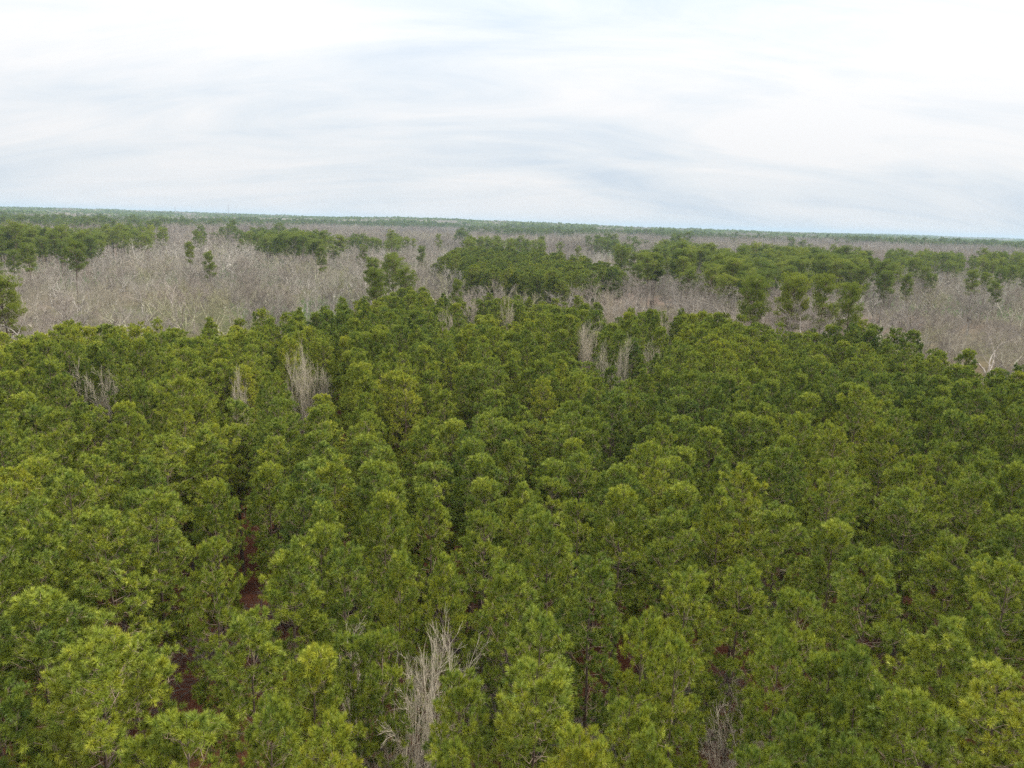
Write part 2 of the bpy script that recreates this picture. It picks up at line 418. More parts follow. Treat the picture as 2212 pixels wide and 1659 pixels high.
def bare_tree(seed, H=16, spread=0.55, leaders=4, n2=7, n3=7, n4=6, n5=3, fork=0.28, tw=1.0, droop=0.0, r0=0.2, mat=None, jit1=0.22, jit2=0.2, up2=0.10, tight=1.0, lean=1.0):
    rng = np.random.default_rng(seed)
    big = []; fine = []
    def val(r): return float(np.clip((r-0.015)/0.07, 0, 1))
    def limb(p, d, ln, ra, rb, k, up, out, jit=0.24):
        pts = [p]; seg = ln/k
        for i in range(k):
            d = norm(d+rng.normal(0, jit, 3)+np.array([0, 0, up]))
            q = pts[-1]+d*seg
            r1 = ra+(rb-ra)*i/k; r2 = ra+(rb-ra)*(i+1)/k
            out.append((*pts[-1], *q, r1, r2, val((r1+r2)/2)))
            pts.append(q)
        return pts, d
    def pick(pts, g):
        x = g*(len(pts)-1); i = min(int(x), len(pts)-2); f = x-i
        return pts[i]*(1-f)+pts[i+1]*f, norm(pts[i+1]-pts[i])
    def out_dir(d, ang):
        r = norm(np.cross(d, rng.normal(size=3)))
        return norm(d*math.cos(ang)+r*math.sin(ang))
    tp = trunk_path(rng, H*fork, 0.03, 0.06, 5)
    trad = np.linspace(r0*1.15, r0*0.85, 5)
    top = tp[-1]
    a0 = rng.uniform(0, 6.28)
    for i in range(leaders):
        az = a0+i*6.283/leaders+rng.normal(0, 0.3)
        tl = math.radians((rng.uniform(12, 30)+spread*42)*lean) if i else math.radians(8+spread*12)*lean
        d = np.array([math.cos(az)*math.sin(tl), math.sin(az)*math.sin(tl), math.cos(tl)])
        ln = (H*(1-fork))*rng.uniform(0.82, 1.05)*(0.92+0.12*spread)
        lr = r0*rng.uniform(0.5, 0.72)
        st = on_path(tp, H*fork*rng.uniform(0.7, 1.0))
        pts, _ = limb(st, d, ln, lr, 0.018*r0/.2, 7, 0.06-0.05*spread, big, jit1)
        for a in range(n2):
            g = 0.15+0.83*(a+rng.random())/n2
            p, dd = pick(pts, g)
            d2 = out_dir(dd, tight*math.radians(rng.uniform(28, 55+18*spread))); d2[2] = d2[2]*0.8+0.12
            l2 = ln*(0.46-0.26*g)*rng.uniform(0.75, 1.25)*(0.85+0.5*spread)
            rr = lr*(0.42-0.25*g)+0.008
            p2, _ = limb(p, norm(d2), l2, rr, 0.013, 4, up2, big, jit2)
            for b in range(n3):
                q, qd = pick(p2, 0.12+0.88*(b+rng.random())/n3*0.98)
                d3 = out_dir(qd, tight*math.radians(rng.uniform(22, 55)))
                l3 = l2*rng.uniform(0.28, 0.5)+0.25
                p3, _ = limb(q, d3, l3, 0.014*tw, 0.008*tw, 2, 0.12, fine, 0.2)
                for c in range(n4):
                    s, sd = pick(p3, 0.1+0.9*rng.random()*0.99)
                    d4 = norm(out_dir(sd, tight*math.radians(rng.uniform(18, 50)))+np.array([0, 0, 0.14]))
                    l4 = rng.uniform(0.35, 0.8)
                    e = s+d4*l4
                    fine.append((*s, *e, 0.008*tw, 0.005*tw, 0.0))
                    for h in range(n5):
                        u = s+d4*l4*rng.uniform(0.25, 1)
                        d5 = norm(out_dir(d4, math.radians(rng.uniform(20, 50)))+np.array([0, 0, 0.1]))
                        fine.append((*u, *(u+d5*rng.uniform(0.15, 0.4)), 0.005*tw, 0.0035*tw, 0.0))
    tr = trunk_mesh('bare_trunk', tp, trad, mat or M_BARE, 1.0, 8, big)
    V, F, a = tubes(fine, 3)
    cr_ = mesh_from('bare_twigs', V, F, mat or M_BARE, a)
    return dict(trunk=tr, crown=cr_), H

YOUNG = [young_pine(100+i, H=15.5, R=r, base=b, prim=pr, peak=pk, airy=ai)
         for i, (r, b, pr, pk, ai) in enumerate([(1.45, .42, 56, .30, 1), (1.65, .38, 60, .28, 1.5), (1.8, .44, 56, .36, 1), (1.9, .38, 62, .25, 1), (2.05, .42, 60, .35, 2), (2.15, .46, 56, .40, 1),
                                                 (2.3, .40, 64, .33, 1), (2.45, .44, 62, .42, 2), (2.6, .40, 66, .36, 1), (2.8, .44, 66, .42, 1), (3.1, .44, 70, .42, 1), (3.5, .44, 76, .45, 1)])]
TALL = [tall_pine(200+i, R=r, base=b, limbs=l+3, per=20) for i, (r, b, l) in enumerate([(5.0, .55, 34), (4.4, .50, 32), (5.4, .60, 34), (4.7, .5, 38), (4.0, .55, 30), (5.2, .56, 36)])]
BARE = [bare_tree(300+i, **k) for i, k in enumerate([
    dict(H=16, spread=0.30, leaders=5, tw=1.3, r0=.24, n4=6), dict(H=16, spread=0.45, leaders=5, tw=1.25, r0=.26, fork=.22, n4=6), dict(H=16, spread=0.15, leaders=4, tw=1.3, r0=.2, n4=6),
    dict(H=16, spread=0.08, leaders=4, tw=1.25, r0=.2, n4=6), dict(H=16, spread=0.22, leaders=6, tw=1.3, n4=6), dict(H=16, spread=0.0, leaders=4, tw=1.25, r0=.18, n4=6),
    dict(H=16, spread=0.5, leaders=6, tw=1.25, r0=.26, fork=.2, n4=6), dict(H=16, spread=0.2, leaders=6, tw=1.3, n4=6)])]
SLIM = [bare_tree(400+i, H=14, spread=s, leaders=l, n2=10, n3=7, n4=4, n5=2, fork=f, tw=1.0, r0=.10, mat=M_PALE, jit1=.07, jit2=.08, up2=.13, tight=.8, lean=.72) for i, (s, l, f) in enumerate([(0.03, 6, .12), (0.10, 8, .10), (-0.05, 5, .2)])]
# lighter versions for the distance
YOUNG_F = [young_pine(500+i, R=r, prim=34, sec=6, K=9, w=0.06, nl=0.30, dens=.5) for i, r in enumerate((2.3, 2.6, 2.0))]
TALL_F = [tall_pine(520+i, R=r+.8, limbs=22, K=6, w=0.12, nl=0.5, per=9) for i, r in enumerate((4.2, 4.8, 3.8))]
BARE_F = [bare_tree(540+i, H=16, spread=s, leaders=4, n2=5, n3=4, n4=4, n5=1, tw=3.2) for i, s in enumerate((0.3, 0.15, 0.45))]

# ------------------------------------------------------------------ linking things
def new_obj(name, data, parent=None):
    o = bpy.data.objects.new(name, data)
    scene.collection.objects.link(o)
    if parent is not None: o.parent = parent
    return o
def reach(proto):
    me = proto['crown']; co = np.empty(len(me.vertices)*3, np.float32); me.vertices.foreach_get('co', co)
    co = co.reshape(-1, 3); return float(np.percentile(np.hypot(co[:, 0], co[:, 1]), 90))
def tree_thing(name, label, category, group, proto, H, x, y, h, rz, wide=1.0, tint=0.5, parts=('trunk', 'branches', 'crown')):
    root = new_obj(name, None)
    root.empty_display_size = 0.5
    root.location = (x, y, float(ground(x, y))); root.rotation_euler = (0, 0, rz)
    s = h/H
    root.scale = (s*wide, s*wide, s)
    root['label'] = label; root['category'] = category
    if group: root['group'] = group
    for pn in parts:
        if pn in proto:
            c = new_obj(pn, proto[pn], root); c['tint'] = float(tint)
    return root

def join_proto(name, proto):
    """one mesh of all parts of a tree, for the far-off woods"""
    vs, fs, at_, mi, off = [], [], [], [], 0
    mats = []
    loops, starts, totals = [], [], []
    ls = 0
    for pn, me in proto.items():
        n = len(me.vertices); co = np.empty(n*3, np.float32); me.vertices.foreach_get('co', co)
        nl_ = len(me.loops); li = np.empty(nl_, np.int32); me.loops.foreach_get('vertex_index', li)
        npoly = len(me.polygons); lt = np.empty(npoly, np.int32); me.polygons.foreach_get('loop_total', lt)
        lst = np.empty(npoly, np.int32); me.polygons.foreach_get('loop_start', lst)
        av = np.empty(npoly, np.float32); me.attributes['tuft'].data.foreach_get('value', av)
        if me.materials[0] not in mats: mats.append(me.materials[0])
        vs.append(co); loops.append(li+off); starts.append(lst+ls); totals.append(lt); at_.append(av)
        mi.append(np.full(npoly, mats.index(me.materials[0]), np.int32))
        off += n; ls += nl_
    me = bpy.data.meshes.new(name)
    co = np.concatenate(vs); me.vertices.add(len(co)//3); me.vertices.foreach_set('co', co)
    li = np.concatenate(loops); me.loops.add(len(li)); me.loops.foreach_set('vertex_index', li)
    st = np.concatenate(starts); me.polygons.add(len(st)); me.polygons.foreach_set('loop_start', st); me.polygons.foreach_set('loop_total', np.concatenate(totals))
    a = me.attributes.new('tuft', 'FLOAT', 'FACE'); a.data.foreach_set('value', np.concatenate(at_))
    for m in mats: me.materials.append(m)
    me.polygons.foreach_set('material_index', np.concatenate(mi))
    me.update(calc_edges=True)
    return me

def scatter(name, label, protos, X, Y, Hh, wide, tint, idx, z=None):
    """far-off woods as ONE object: points carrying instances of a few tree meshes"""
    X = np.asarray(X, float); n = len(X)
    if n == 0: return None
    Z = ground(X, Y) if z is None else z
    col = bpy.data.collections.new(name + '_kinds')
    for i, (p, H) in enumerate(protos):
        o = bpy.data.objects.new('%s_kind_%02d' % (name, i), join_proto(name, p) if isinstance(p, dict) else p)
        col.objects.link(o)
    H0 = protos[0][1]
    rng = np.random.default_rng(len(name)*7)
    me = bpy.data.meshes.new(name)
    me.vertices.add(n); me.vertices.foreach_set('co', np.stack([X, Y, Z], -1).astype(np.float32).ravel())
    for an, ty, v in (('size', 'FLOAT_VECTOR', np.stack([Hh/H0*wide, Hh/H0*wide, Hh/H0], -1)), ('turn', 'FLOAT_VECTOR', np.stack([0*X, 0*X, rng.uniform(0, 6.28, n)], -1)),
                      ('tint_value', 'FLOAT', tint)):
        a = me.attributes.new(an, ty, 'POINT'); a.data.foreach_set('vector' if ty == 'FLOAT_VECTOR' else 'value', np.asarray(v, np.float32).ravel())
    a = me.attributes.new('pick', 'INT', 'POINT'); a.data.foreach_set('value', np.asarray(idx, np.int32))
    o = new_obj(name, me)
    o['kind'] = 'stuff'; o['label'] = label; o['category'] = 'woods'
    g = bpy.data.node_groups.new(name, 'GeometryNodeTree')
    g.interface.new_socket('Geometry', in_out='INPUT', socket_type='NodeSocketGeometry')
    g.interface.new_socket('Geometry', in_out='OUTPUT', socket_type='NodeSocketGeometry')
    gi = g.nodes.new('NodeGroupInput'); go = g.nodes.new('NodeGroupOutput')
    ci = g.nodes.new('GeometryNodeCollectionInfo'); ci.inputs['Collection'].default_value = col
    ci.inputs['Separate Children'].default_value = True; ci.inputs['Reset Children'].default_value = True
    ip = g.nodes.new('GeometryNodeInstanceOnPoints'); ip.inputs['Pick Instance'].default_value = True
    def na(nm, ty):
        q = g.nodes.new('GeometryNodeInputNamedAttribute'); q.data_type = ty; q.inputs['Name'].default_value = nm
        return q.outputs['Attribute']
    g.links.new(gi.outputs[0], ip.inputs['Points']); g.links.new(ci.outputs[0], ip.inputs['Instance'])
    g.links.new(na('pick', 'INT'), ip.inputs['Instance Index'])
    g.links.new(na('turn', 'FLOAT_VECTOR'), ip.inputs['Rotation']); g.links.new(na('size', 'FLOAT_VECTOR'), ip.inputs['Scale'])
    sa = g.nodes.new('GeometryNodeStoreNamedAttribute'); sa.data_type = 'FLOAT'; sa.domain = 'INSTANCE'; sa.inputs['Name'].default_value = 'tint'
    g.links.new(ip.outputs[0], sa.inputs['Geometry']); g.links.new(na('tint_value', 'FLOAT'), sa.inputs['Value'])
    g.links.new(sa.outputs[0], go.inputs[0])
    md = o.modifiers.new('woods', 'NODES'); md.node_group = g
    return o

# ------------------------------------------------------------------ ground: one sheet to the horizon
def build_ground():
    rr = np.concatenate([np.linspace(0, 300, 40), np.geomspace(320, 14000, 60)])
    na = 160
    an = np.linspace(0, 2*np.pi, na, endpoint=False)
    X = rr[:, None]*np.sin(an); Y = rr[:, None]*np.cos(an)
    Z = ground(X, Y)
    V = np.stack([X, Y, Z], -1).reshape(-1, 3)
    i = np.arange(len(rr)-1)[:, None]; j = np.arange(na)[None]
    F = np.stack([i*na+j, i*na+(j+1) % na, (i+1)*na+(j+1) % na, (i+1)*na+j], -1).reshape(-1, 4)[:, ::-1]
    me = mesh_from('ground', V, F, M_GROUND, None, True)
    o = new_obj('ground', me); o['kind'] = 'structure'; o['label'] = 'red brown pine straw floor under the woods'
build_ground()

rng = np.random.default_rng(11)
# ------------------------------------------------------------------ young pine plantation
EDGE = [(-420, 760), (-200, 735), (0, 724), (90, 712), (150, 700), (200, 700), (300, 700), (400, 716), (450, 712), (540, 692), (600, 680), (700, 668), (770, 650), (820, 632), (900, 622), (960, 640),
        (1060, 630), (1200, 642), (1300, 656), (1400, 668), (1560, 674), (1640, 700), (1700, 708), (1860, 704), (1930, 722), (2000, 742), (2060, 755), (2130, 778), (2212, 776), (2500, 860),
        (2900, 1500), (2900, 2300), (-900, 2300), (-900, 1400)]
HY = 15.5
stand = [at(x, y, HY) for x, y in EDGE]
# crowns one can tell apart at the front: (x, y of the top, half width) on the 4000 x 3000 photograph, tone 0 deep green .. 1 yellow green
FRONT = [(435, 2060, 200, .55), (375, 2520, 270, .66), (700, 2810, 185, .55), (975, 2460, 185, .5), (1230, 2560, 150, .75), (823, 2120, 90, .55), (180, 2330, 165, .4), (20, 2700, 110, .2),
         (1120, 2170, 150, .5), (1553, 2190, 110, .55), (1360, 2150, 115, .35), (1747, 2230, 100, .6), (1990, 2230, 130, .5), (1476, 2480, 75, .45), (1365, 2490, 65, .4), (2110, 2410, 150, .45),
         (2125, 2610, 190, .62), (1811, 2650, 85, .5), (2528, 2425, 115, .6), (2330, 2190, 125, .3), (2285, 2880, 105, .85), (2480, 2760, 105, .6), (1720, 2960, 80, .5), (1295, 2830, 90, .75), (2910, 2219, 120, .55),
         (2700, 2250, 130, .6), (3400, 2190, 150, .45), (3106, 2320, 130, .5), (3056, 2490, 95, .45), (3930, 2240, 150, .5), (3690, 2500, 165, .55), (3560, 2760, 200, .45), (3900, 2640, 200, .78), (3390, 2630, 130, .3),
         (3345, 2540, 80, .35), (3233, 2570, 60, .5), (3130, 2830, 105, .3), (3840, 2440, 90, .4), (2640, 2500, 120, .6), (2570, 2900, 100, .5), (560, 2900, 120, .6), (2990, 2960, 90, .35), (3350, 2930, 110, .35),
         (1060, 2760, 105, .45), (120, 2060, 130, .45), (620, 1930, 120, .55), (860, 1900, 90, .5), (1060, 1830, 95, .5), (1250, 1990, 110, .45), (1480, 1960, 110, .55), (1700, 1930, 105, .5), (1880, 2010, 110, .5),
         (2080, 1990, 100, .45), (2250, 1960, 90, .55), (2450, 1930, 120, .55), (2640, 2010, 115, .45), (2820, 1960, 105, .6), (3050, 1990, 120, .5), (3290, 1830, 110, .45), (3260, 2060, 120, .5), (3560, 1950, 130, .4),
         (3800, 1880, 120, .45), (3960, 2060, 110, .35), (3700, 2130, 130, .5), (270, 1850, 110, .5), (60, 1850, 110, .85), (430, 1750, 95, .45)]
pines = []          # x, y, height, crown radius, tone, front?
for (x, y, hw, tone) in FRONT:
    x *= PW/4000; y *= PW/4000; hw *= PW/4000
    h = HY + rng.uniform(-0.6, 0.6)
    gx, gy = at(x, y, h)
    dist = math.sqrt(gx*gx+gy*gy+(CAM_H-h+2.5)**2)
    r = hw*dist/PF
    r = max(1.2, min(r*0.92, 3.6))
    pines.append([gx, gy, h, r, tone])
front = np.array([[p[0], p[1], p[3]] for p in pines])
sx, sy = 3.75, 3.35
ang = math.radians(14)
GAPS = [(375, 1350, 62, 350), (508, 1260, 42, 240), (232, 1040, 34, 110), (480, 1020, 34, 110), (1340, 990, 36, 120), (965, 1130, 40, 120), (1255, 1175, 36, 120), (575, 1080, 30, 100),
        (1512, 1060, 26, 100), (1800, 910, 24, 80), (1100, 1270, 30, 100), (1690, 1190, 34, 90), (885, 890, 24, 60), (780, 1150, 26, 90), (2120, 1100, 26, 90)]
for i in range(-100, 100):
    for j in range(-12, 110):
        u = i*sx + rng.normal(0, 0.55); v = j*sy + rng.normal(0, 0.6) + (i % 2)*sy/2
        x = u*math.cos(ang)-v*math.sin(ang); y = u*math.sin(ang)+v*math.cos(ang)
        d = math.hypot(x, y)
        if y < 8 or d > 330: continue
        if rng.random() < 0.05+0.22*(float(vnoise(x/9, y/9, 61)) > .86): continue
        if not inpoly(x, y, stand): continue
        h = HY + 1.5*(float(vnoise(x/24, y/24, 3))-0.5)*2 + rng.normal(0, 0.65)
        px, py = proj(x, y, h)
        if any(abs(px-gx) < gw and gy-gh < py < gy+15 for gx, gy, gw, gh in GAPS): continue
        if py > 1215 and -60 < px < PW+60: continue          # the front is set tree by tree
        near = np.hypot(front[:, 0]-x, front[:, 1]-y) < (front[:, 2]+1.45)
        if near.any(): continue
        r = rng.uniform(1.35, 2.05)*(1.0 if rng.random() > 0.12 else 1.2)
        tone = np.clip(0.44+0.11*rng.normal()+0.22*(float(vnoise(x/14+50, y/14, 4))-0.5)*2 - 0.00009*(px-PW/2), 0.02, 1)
        if rng.random() < 0.03: tone = min(1, tone+0.3)
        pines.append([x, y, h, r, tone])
pines = np.array(pines, float)

# ------------------------------------------------------------------ bare trees standing in the plantation: top px, py, height, kind, tint, width, label
INSIDE = [(866, 1450, 13.2, 1, .10, .85, 'tall pale bare tree with many upright stems among the front pines'),
          (1618, 1560, 9.5, 0, .0, .95, 'low whitish bare tree with forked stems before the dark gap in the front pines'),
          (215, 785, 15.5, 0, .05, .85, 'white bare tree leaning in the pines, leftmost of those standing alone inside the stand'),
          (515, 825, 14.5, 2, .15, .75, 'small slender bare tree in a dark notch left of the fan-shaped pale pair'),
          (655, 775, 15.5, 1, .05, .75, 'left stem of the fan-shaped pale bare pair inside the pine stand'),
          (690, 780, 15.0, 0, .10, .75, 'right stem of the fan-shaped pale bare pair inside the pine stand'),
          (970, 668, 15.0, 0, .15, .80, 'thin white bare tree near the far edge, left of the two other thin ones'),
          (1022, 640, 15.5, 2, .12, .80, 'thin white bare tree just before the far edge of the pines, middle of three'),
          (1100, 655, 15.5, 2, .10, .9, 'thin forked white bare tree near the far edge, right of three'),
          (1268, 690, 16.0, 0, .10, .9, 'pale bare tree above a smaller one right of the middle of the stand'),
          (1272, 722, 15.0, 2, .12, .9, 'short pale bare tree directly below a taller pale one in the stand'),
          (1335, 752, 15.2, 1, .08, .95, 'broad fan-shaped white bare tree right of the middle of the pine stand'),
          (1418, 738, 14.6, 0, .10, .85, 'narrow white bare tree just right of the broad fan-shaped one'),
          (1325, 640, 16.4, 1, .55, .85, 'brownish bare tree wrapped in green at the far edge of the stand'),
          (1440, 690, 15.0, 2, .3, .8, 'faint thin bare stems behind the narrow white one')]
inside = []
for (px, py, h, k, ti, wd, lab) in INSIDE:
    x, y = at(px, py, h)
    h += 0.6 if py < 1200 else 1.1
    inside.append((x, y, h, k, ti, wd, lab))
    dd = np.hypot(pines[:, 0]-x, pines[:, 1]-y)
    # keep the pine row from standing on top of it and open the sight line a little
    ux, uy = -x/math.hypot(x, y), -y/math.hypot(x, y)
    al = (pines[:, 0]-x)*ux+(pines[:, 1]-y)*uy; pe = np.abs((pines[:, 0]-x)*uy-(pines[:, 1]-y)*ux)
    isfront = np.arange(len(pines)) < len(FRONT)
    dist = math.hypot(x, y)
    kill = (dd < 2.0) | ((al > 0) & (al < 0.10*dist) & (pe < 2.5) & ~isfront)
    low = (al > 0) & (al < 0.26*dist) & (pe < 2.8) & ~isfront
    pines[low, 2] -= 1.6
    kill &= ~(isfront & (dd > 1.0))
    pines = pines[~kill]
    FRONT = FRONT[:int((isfront & ~kill).sum())]

# ------------------------------------------------------------------ woods behind: where tall pines, young pines and bare trees stand
HT = 18.5
TALL_TOPS = [
    ('the left-hand grove', [(-300, 500), (-100, 497), (60, 492), (150, 489), (225, 496), (300, 492), (350, 492), (362, 502), (300, 515), (210, 540), (120, 522), (60, 530), (-60, 540), (-300, 560)]),
    ('the long grove left of the middle', [(352, 492), (460, 488), (560, 488), (650, 494), (700, 505), (712, 540), (690, 548), (640, 546), (600, 528), (560, 530), (500, 515), (440, 515), (420, 505), (370, 500)]),
    ('the round grove left of the middle', [(722, 497), (780, 492), (870, 494), (902, 508), (885, 528), (830, 535), (770, 520), (735, 510)]),
    ('the small dark grove in the middle', [(925, 493), (985, 493), (1000, 505), (985, 516), (930, 514)]),
    ('the middle grove behind the young block', [(1010, 505), (1060, 502), (1085, 510), (1150, 502), (1185, 512), (1165, 535), (1110, 540), (1060, 530), (1010, 535), (1000, 520)]),
    ('the row of round pines right of the middle', [(1190, 508), (1300, 517), (1390, 517), (1390, 527), (1310, 530), (1240, 522), (1190, 520)]),
    ('the big grove on the right', [(1390, 520), (1410, 510), (1480, 513), (1540, 528), (1620, 538), (1700, 545), (1770, 548), (1850, 556), (1890, 572), (1900, 592), (1840, 600), (1770, 590), (1700, 600), (1640, 612), (1590, 612), (1540, 592), (1500, 575), (1420, 580), (1380, 575), (1370, 560), (1440, 545)]),
    ('the right-hand grove', [(1890, 545), (1935, 545), (1990, 552), (2060, 552), (2130, 560), (2195, 562), (2200, 580), (2120, 575), (2040, 566), (1950, 562), (1890, 560)]),
]
TALL_SINGLE = [(850, 563, 20, .45, .95, 'tall dark pine rising over the far edge of the stand'), (818, 592, 19, .4, .8, 'shorter companion left of the tall dark pine at the far edge'),
               (878, 590, 18.5, .45, .8, 'shorter companion right of the tall dark pine at the far edge'), (12, 612, 19.5, .7, .8, 'pine cut by the left edge of the photo before the bare woods'),
               (-45, 640, 18, .6, .8, 'low pine at the left edge below the one cut by the frame'),
               (1640, 617, 21, .55, .78, 'open crowned tall pine, leftmost of four at the right far edge of the stand'), (1712, 612, 21.5, .8, .78, 'bright layered tall pine, second of four at the right far edge of the stand'),
               (1782, 612, 21.5, .6, .8, 'tall pine with domed crown, third of four at the right far edge of the stand'), (1836, 632, 20.5, .5, .7, 'leaning tall pine, fourth of four at the right far edge of the stand'),
               (275, 502, 19, .5, .8, 'lone flat-topped pine over bare crowns right of the left-hand grove'), (408, 530, 18.5, .6, .75, 'bright lone pine low between bare crowns left of the middle'),
               (1915, 572, 20.5, .25, 1.05, 'large dark broad pine standing alone at the right end of the big grove'), (985, 612, 16.5, .45, .6, 'small lone pine among bare trees just behind the stand'),
               (1960, 600, 17, .35, .7, 'low dark pine in the bare woods on the right'), (2015, 598, 17, .3, .8, 'low spreading pine in the bare woods, right of the low dark one'), (2150, 618, 15.5, .3, .7, 'half hidden low pine in the bare woods near the right edge'),
               (25, 548, 16, .3, .8, 'low dark pine half hidden by bare crowns near the left edge')]
YOUNG2 = [at(x, y, 16.0) for x, y in [(945, 562), (960, 547), (1010, 537), (1080, 540), (1160, 545), (1240, 552), (1300, 570), (1350, 580), (1300, 588), (1240, 600), (1200, 600), (1120, 588), (1040, 580), (990, 570)]]
groves = [(nm, [at(x, min(q[1] for q in poly)+(y-min(q[1] for q in poly))*(.85 if 'big' in nm else .66)+(x-poly[0][0])*0, HT) for x, y in poly]) for nm, poly in TALL_TOPS]   # tops of the groves

talls, bares, young2 = [], [], []
for g in TALL_SINGLE:
    x, y = at(g[0], g[1], g[2])
    talls.append((x, y, g[2], g[3], g[4], g[5]))
singles = np.array([[t[0], t[1]] for t in talls])
stand_a = np.array(stand)
step = 7.6
E3 = [np.array(p) for _, p in groves]
U, Vv = np.meshgrid(np.arange(-600, 600, step), np.arange(60, 700, step))
U = (U + rng.normal(0, step*0.27, U.shape)).ravel(); Vv = (Vv + rng.normal(0, step*0.27, Vv.shape)).ravel()
D = np.hypot(U, Vv); PXc, PYc = proj(U, Vv, 0*U+15)
keep = (D < 620) & (PXc > -260) & (PXc < PW+260) & ~inpoly(U, Vv, stand)
# leave the plantation's margin clear
U, Vv, D, PXc = U[keep], Vv[keep], D[keep], PXc[keep]
grove_of = np.full(len(U), -1)
jx, jy = (vnoise(U/16, Vv/16, 41)-.5)*16, (vnoise(U/16, Vv/16, 43)-.5)*85       # ragged margins
for gi_, (nm, poly) in enumerate(groves):
    grove_of[inpoly(U+jx, Vv+jy, poly)] = gi_
grove_of[vnoise(U/21+2, Vv/34, 44) > 0.79] = -1
grove_of[vnoise(U/Vv*26+3, Vv/170, 46) > 0.74] = -1
in2 = inpoly(U, Vv, YOUNG2)
pnear = pines[:, :2]; placed = []; under = []
for k in range(len(U)):
    x, y, d = U[k], Vv[k], D[k]
    if np.hypot(singles[:, 0]-x, singles[:, 1]-y).min() < 3.6: continue
    if grove_of[k] >= 0 and rng.random() < 0.84:
        if rng.random() < 0.06: continue
        talls.append((x, y, HT+rng.normal(0, 1.5)+2.2*(float(vnoise(x/30, y/30, 8))-0.5)*2, float(np.clip(rng.normal(.45, .2), 0, 1)), rng.uniform(0.8, 1.12), int(grove_of[k])))
    elif in2[k]:
        for q in range(3):
            young2.append((x+rng.uniform(-3, 3), y+rng.uniform(-3, 3), 15.5+rng.normal(0, 1.0)))
    else:
        if rng.random() < 0.16: continue
        if np.hypot(pnear[:, 0]-x, pnear[:, 1]-y).min() < 3.5: continue
        if any(abs(x-bx) < 12.5 and math.hypot(x-bx, y-by) < bs for bx, by, bs in placed[-420:]):
            if rng.random() < 0.30: under.append((x, y, rng.uniform(4.0, 7.5), rng.uniform(.38, .42)))  # low growth tinted darker, putting the shade between crowns into its colour
            continue
        big = float(vnoise(x/38+3, y/38, 12))
        placed.append((x, y, 7.4+3.6*big))
        h = 11.5+6.0*big+rng.normal(0, 1.5)
        ti = float(vnoise(x/30+9, y/30+4, 15))*0.35+rng.choice([0.0, .05, .12, .2, .3, .45, .5, .55])
        if rng.random() < 0.07: ti = 0.95
        bares.append((x, y, h, float(np.clip(ti, 0, 1)), rng.uniform(0.95, 1.3)*(1.15 if big > .6 else 1), big))
        if rng.random() < 0.055 and d > 240: talls.append((x+2, y+2, 17+rng.uniform(0, 3), rng.uniform(.2, .6), rng.uniform(.7, 1), -1))
pines_in = pines

# ------------------------------------------------------------------ choose the individuals and name them
ORD = ('first second third fourth fifth sixth seventh eighth ninth tenth eleventh twelfth thirteenth fourteenth fifteenth sixteenth seventeenth eighteenth nineteenth twentieth').split()
def ordw(n):
    if n < 20: return ORD[n]
    t = ['twenty', 'thirty', 'forty'][(n+1)//10-2]
    return t+'-'+ORD[(n+1) % 10-1] if (n+1) % 10 else {20: 'twentieth', 30: 'thirtieth', 40: 'fortieth'}[n+1]
def rows_of(px, key, per):
    """cut into rows front to back, number each row from the left"""
    order = np.argsort(key); row = np.zeros(len(px), int); rank = np.zeros(len(px), int)
    r = 0; i = 0
    while i < len(order):
        c = order[i:i+per]; i += per
        row[c] = r
        s = c[np.argsort(px[c])]
        rank[s] = np.arange(len(s)); r += 1
    return row, rank
def seen(px, py, m=0): return (px > -m) & (px < PW+m) & (py < PH+m)

# young pines
px, py = proj(pines[:, 0], pines[:, 1], pines[:, 2]-2.5)
d = np.hypot(pines[:, 0], pines[:, 1])
vis = seen(px, py, 25)
score = np.where(vis, d, 1e9)
order = np.argsort(score)
ind = order[:300]; rest = order[300:]
row, rank = rows_of(px[ind], d[ind], 15)
YR = np.array([reach(p) for p, _ in YOUNG])
def tone_word(t): return 'deep green' if t < .32 else 'dull green' if t < .44 else 'mid green' if t < .56 else 'fresh green' if t < .68 else 'yellow green'
def width_word(r): return 'slender' if r < 1.7 else 'narrow' if r < 2.0 else 'full' if r < 2.4 else 'broad'
def pick_young(r):
    w = np.exp(-((YR-r)/0.22)**2)+1e-9
    return int(rng.choice(len(YR), p=w/w.sum()))
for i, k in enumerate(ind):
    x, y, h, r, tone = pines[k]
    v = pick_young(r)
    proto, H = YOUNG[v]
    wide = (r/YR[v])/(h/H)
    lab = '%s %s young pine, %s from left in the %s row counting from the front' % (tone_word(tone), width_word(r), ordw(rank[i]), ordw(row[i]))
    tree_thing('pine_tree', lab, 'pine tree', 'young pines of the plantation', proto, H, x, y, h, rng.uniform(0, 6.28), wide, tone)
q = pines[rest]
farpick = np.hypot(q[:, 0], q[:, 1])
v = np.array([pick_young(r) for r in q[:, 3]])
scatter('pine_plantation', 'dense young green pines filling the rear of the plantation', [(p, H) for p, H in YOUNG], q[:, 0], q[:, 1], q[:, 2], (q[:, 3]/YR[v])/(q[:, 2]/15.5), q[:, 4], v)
y2 = np.array(young2)
scatter('young_pine_block', 'even block of young pines beyond the first bare woods', [(p, H) for p, H in YOUNG], y2[:, 0], y2[:, 1], y2[:, 2], np.full(len(y2), 1.15), np.clip(rng.normal(.36, .16, len(y2)), 0, 1), rng.integers(3, 9, len(y2)))

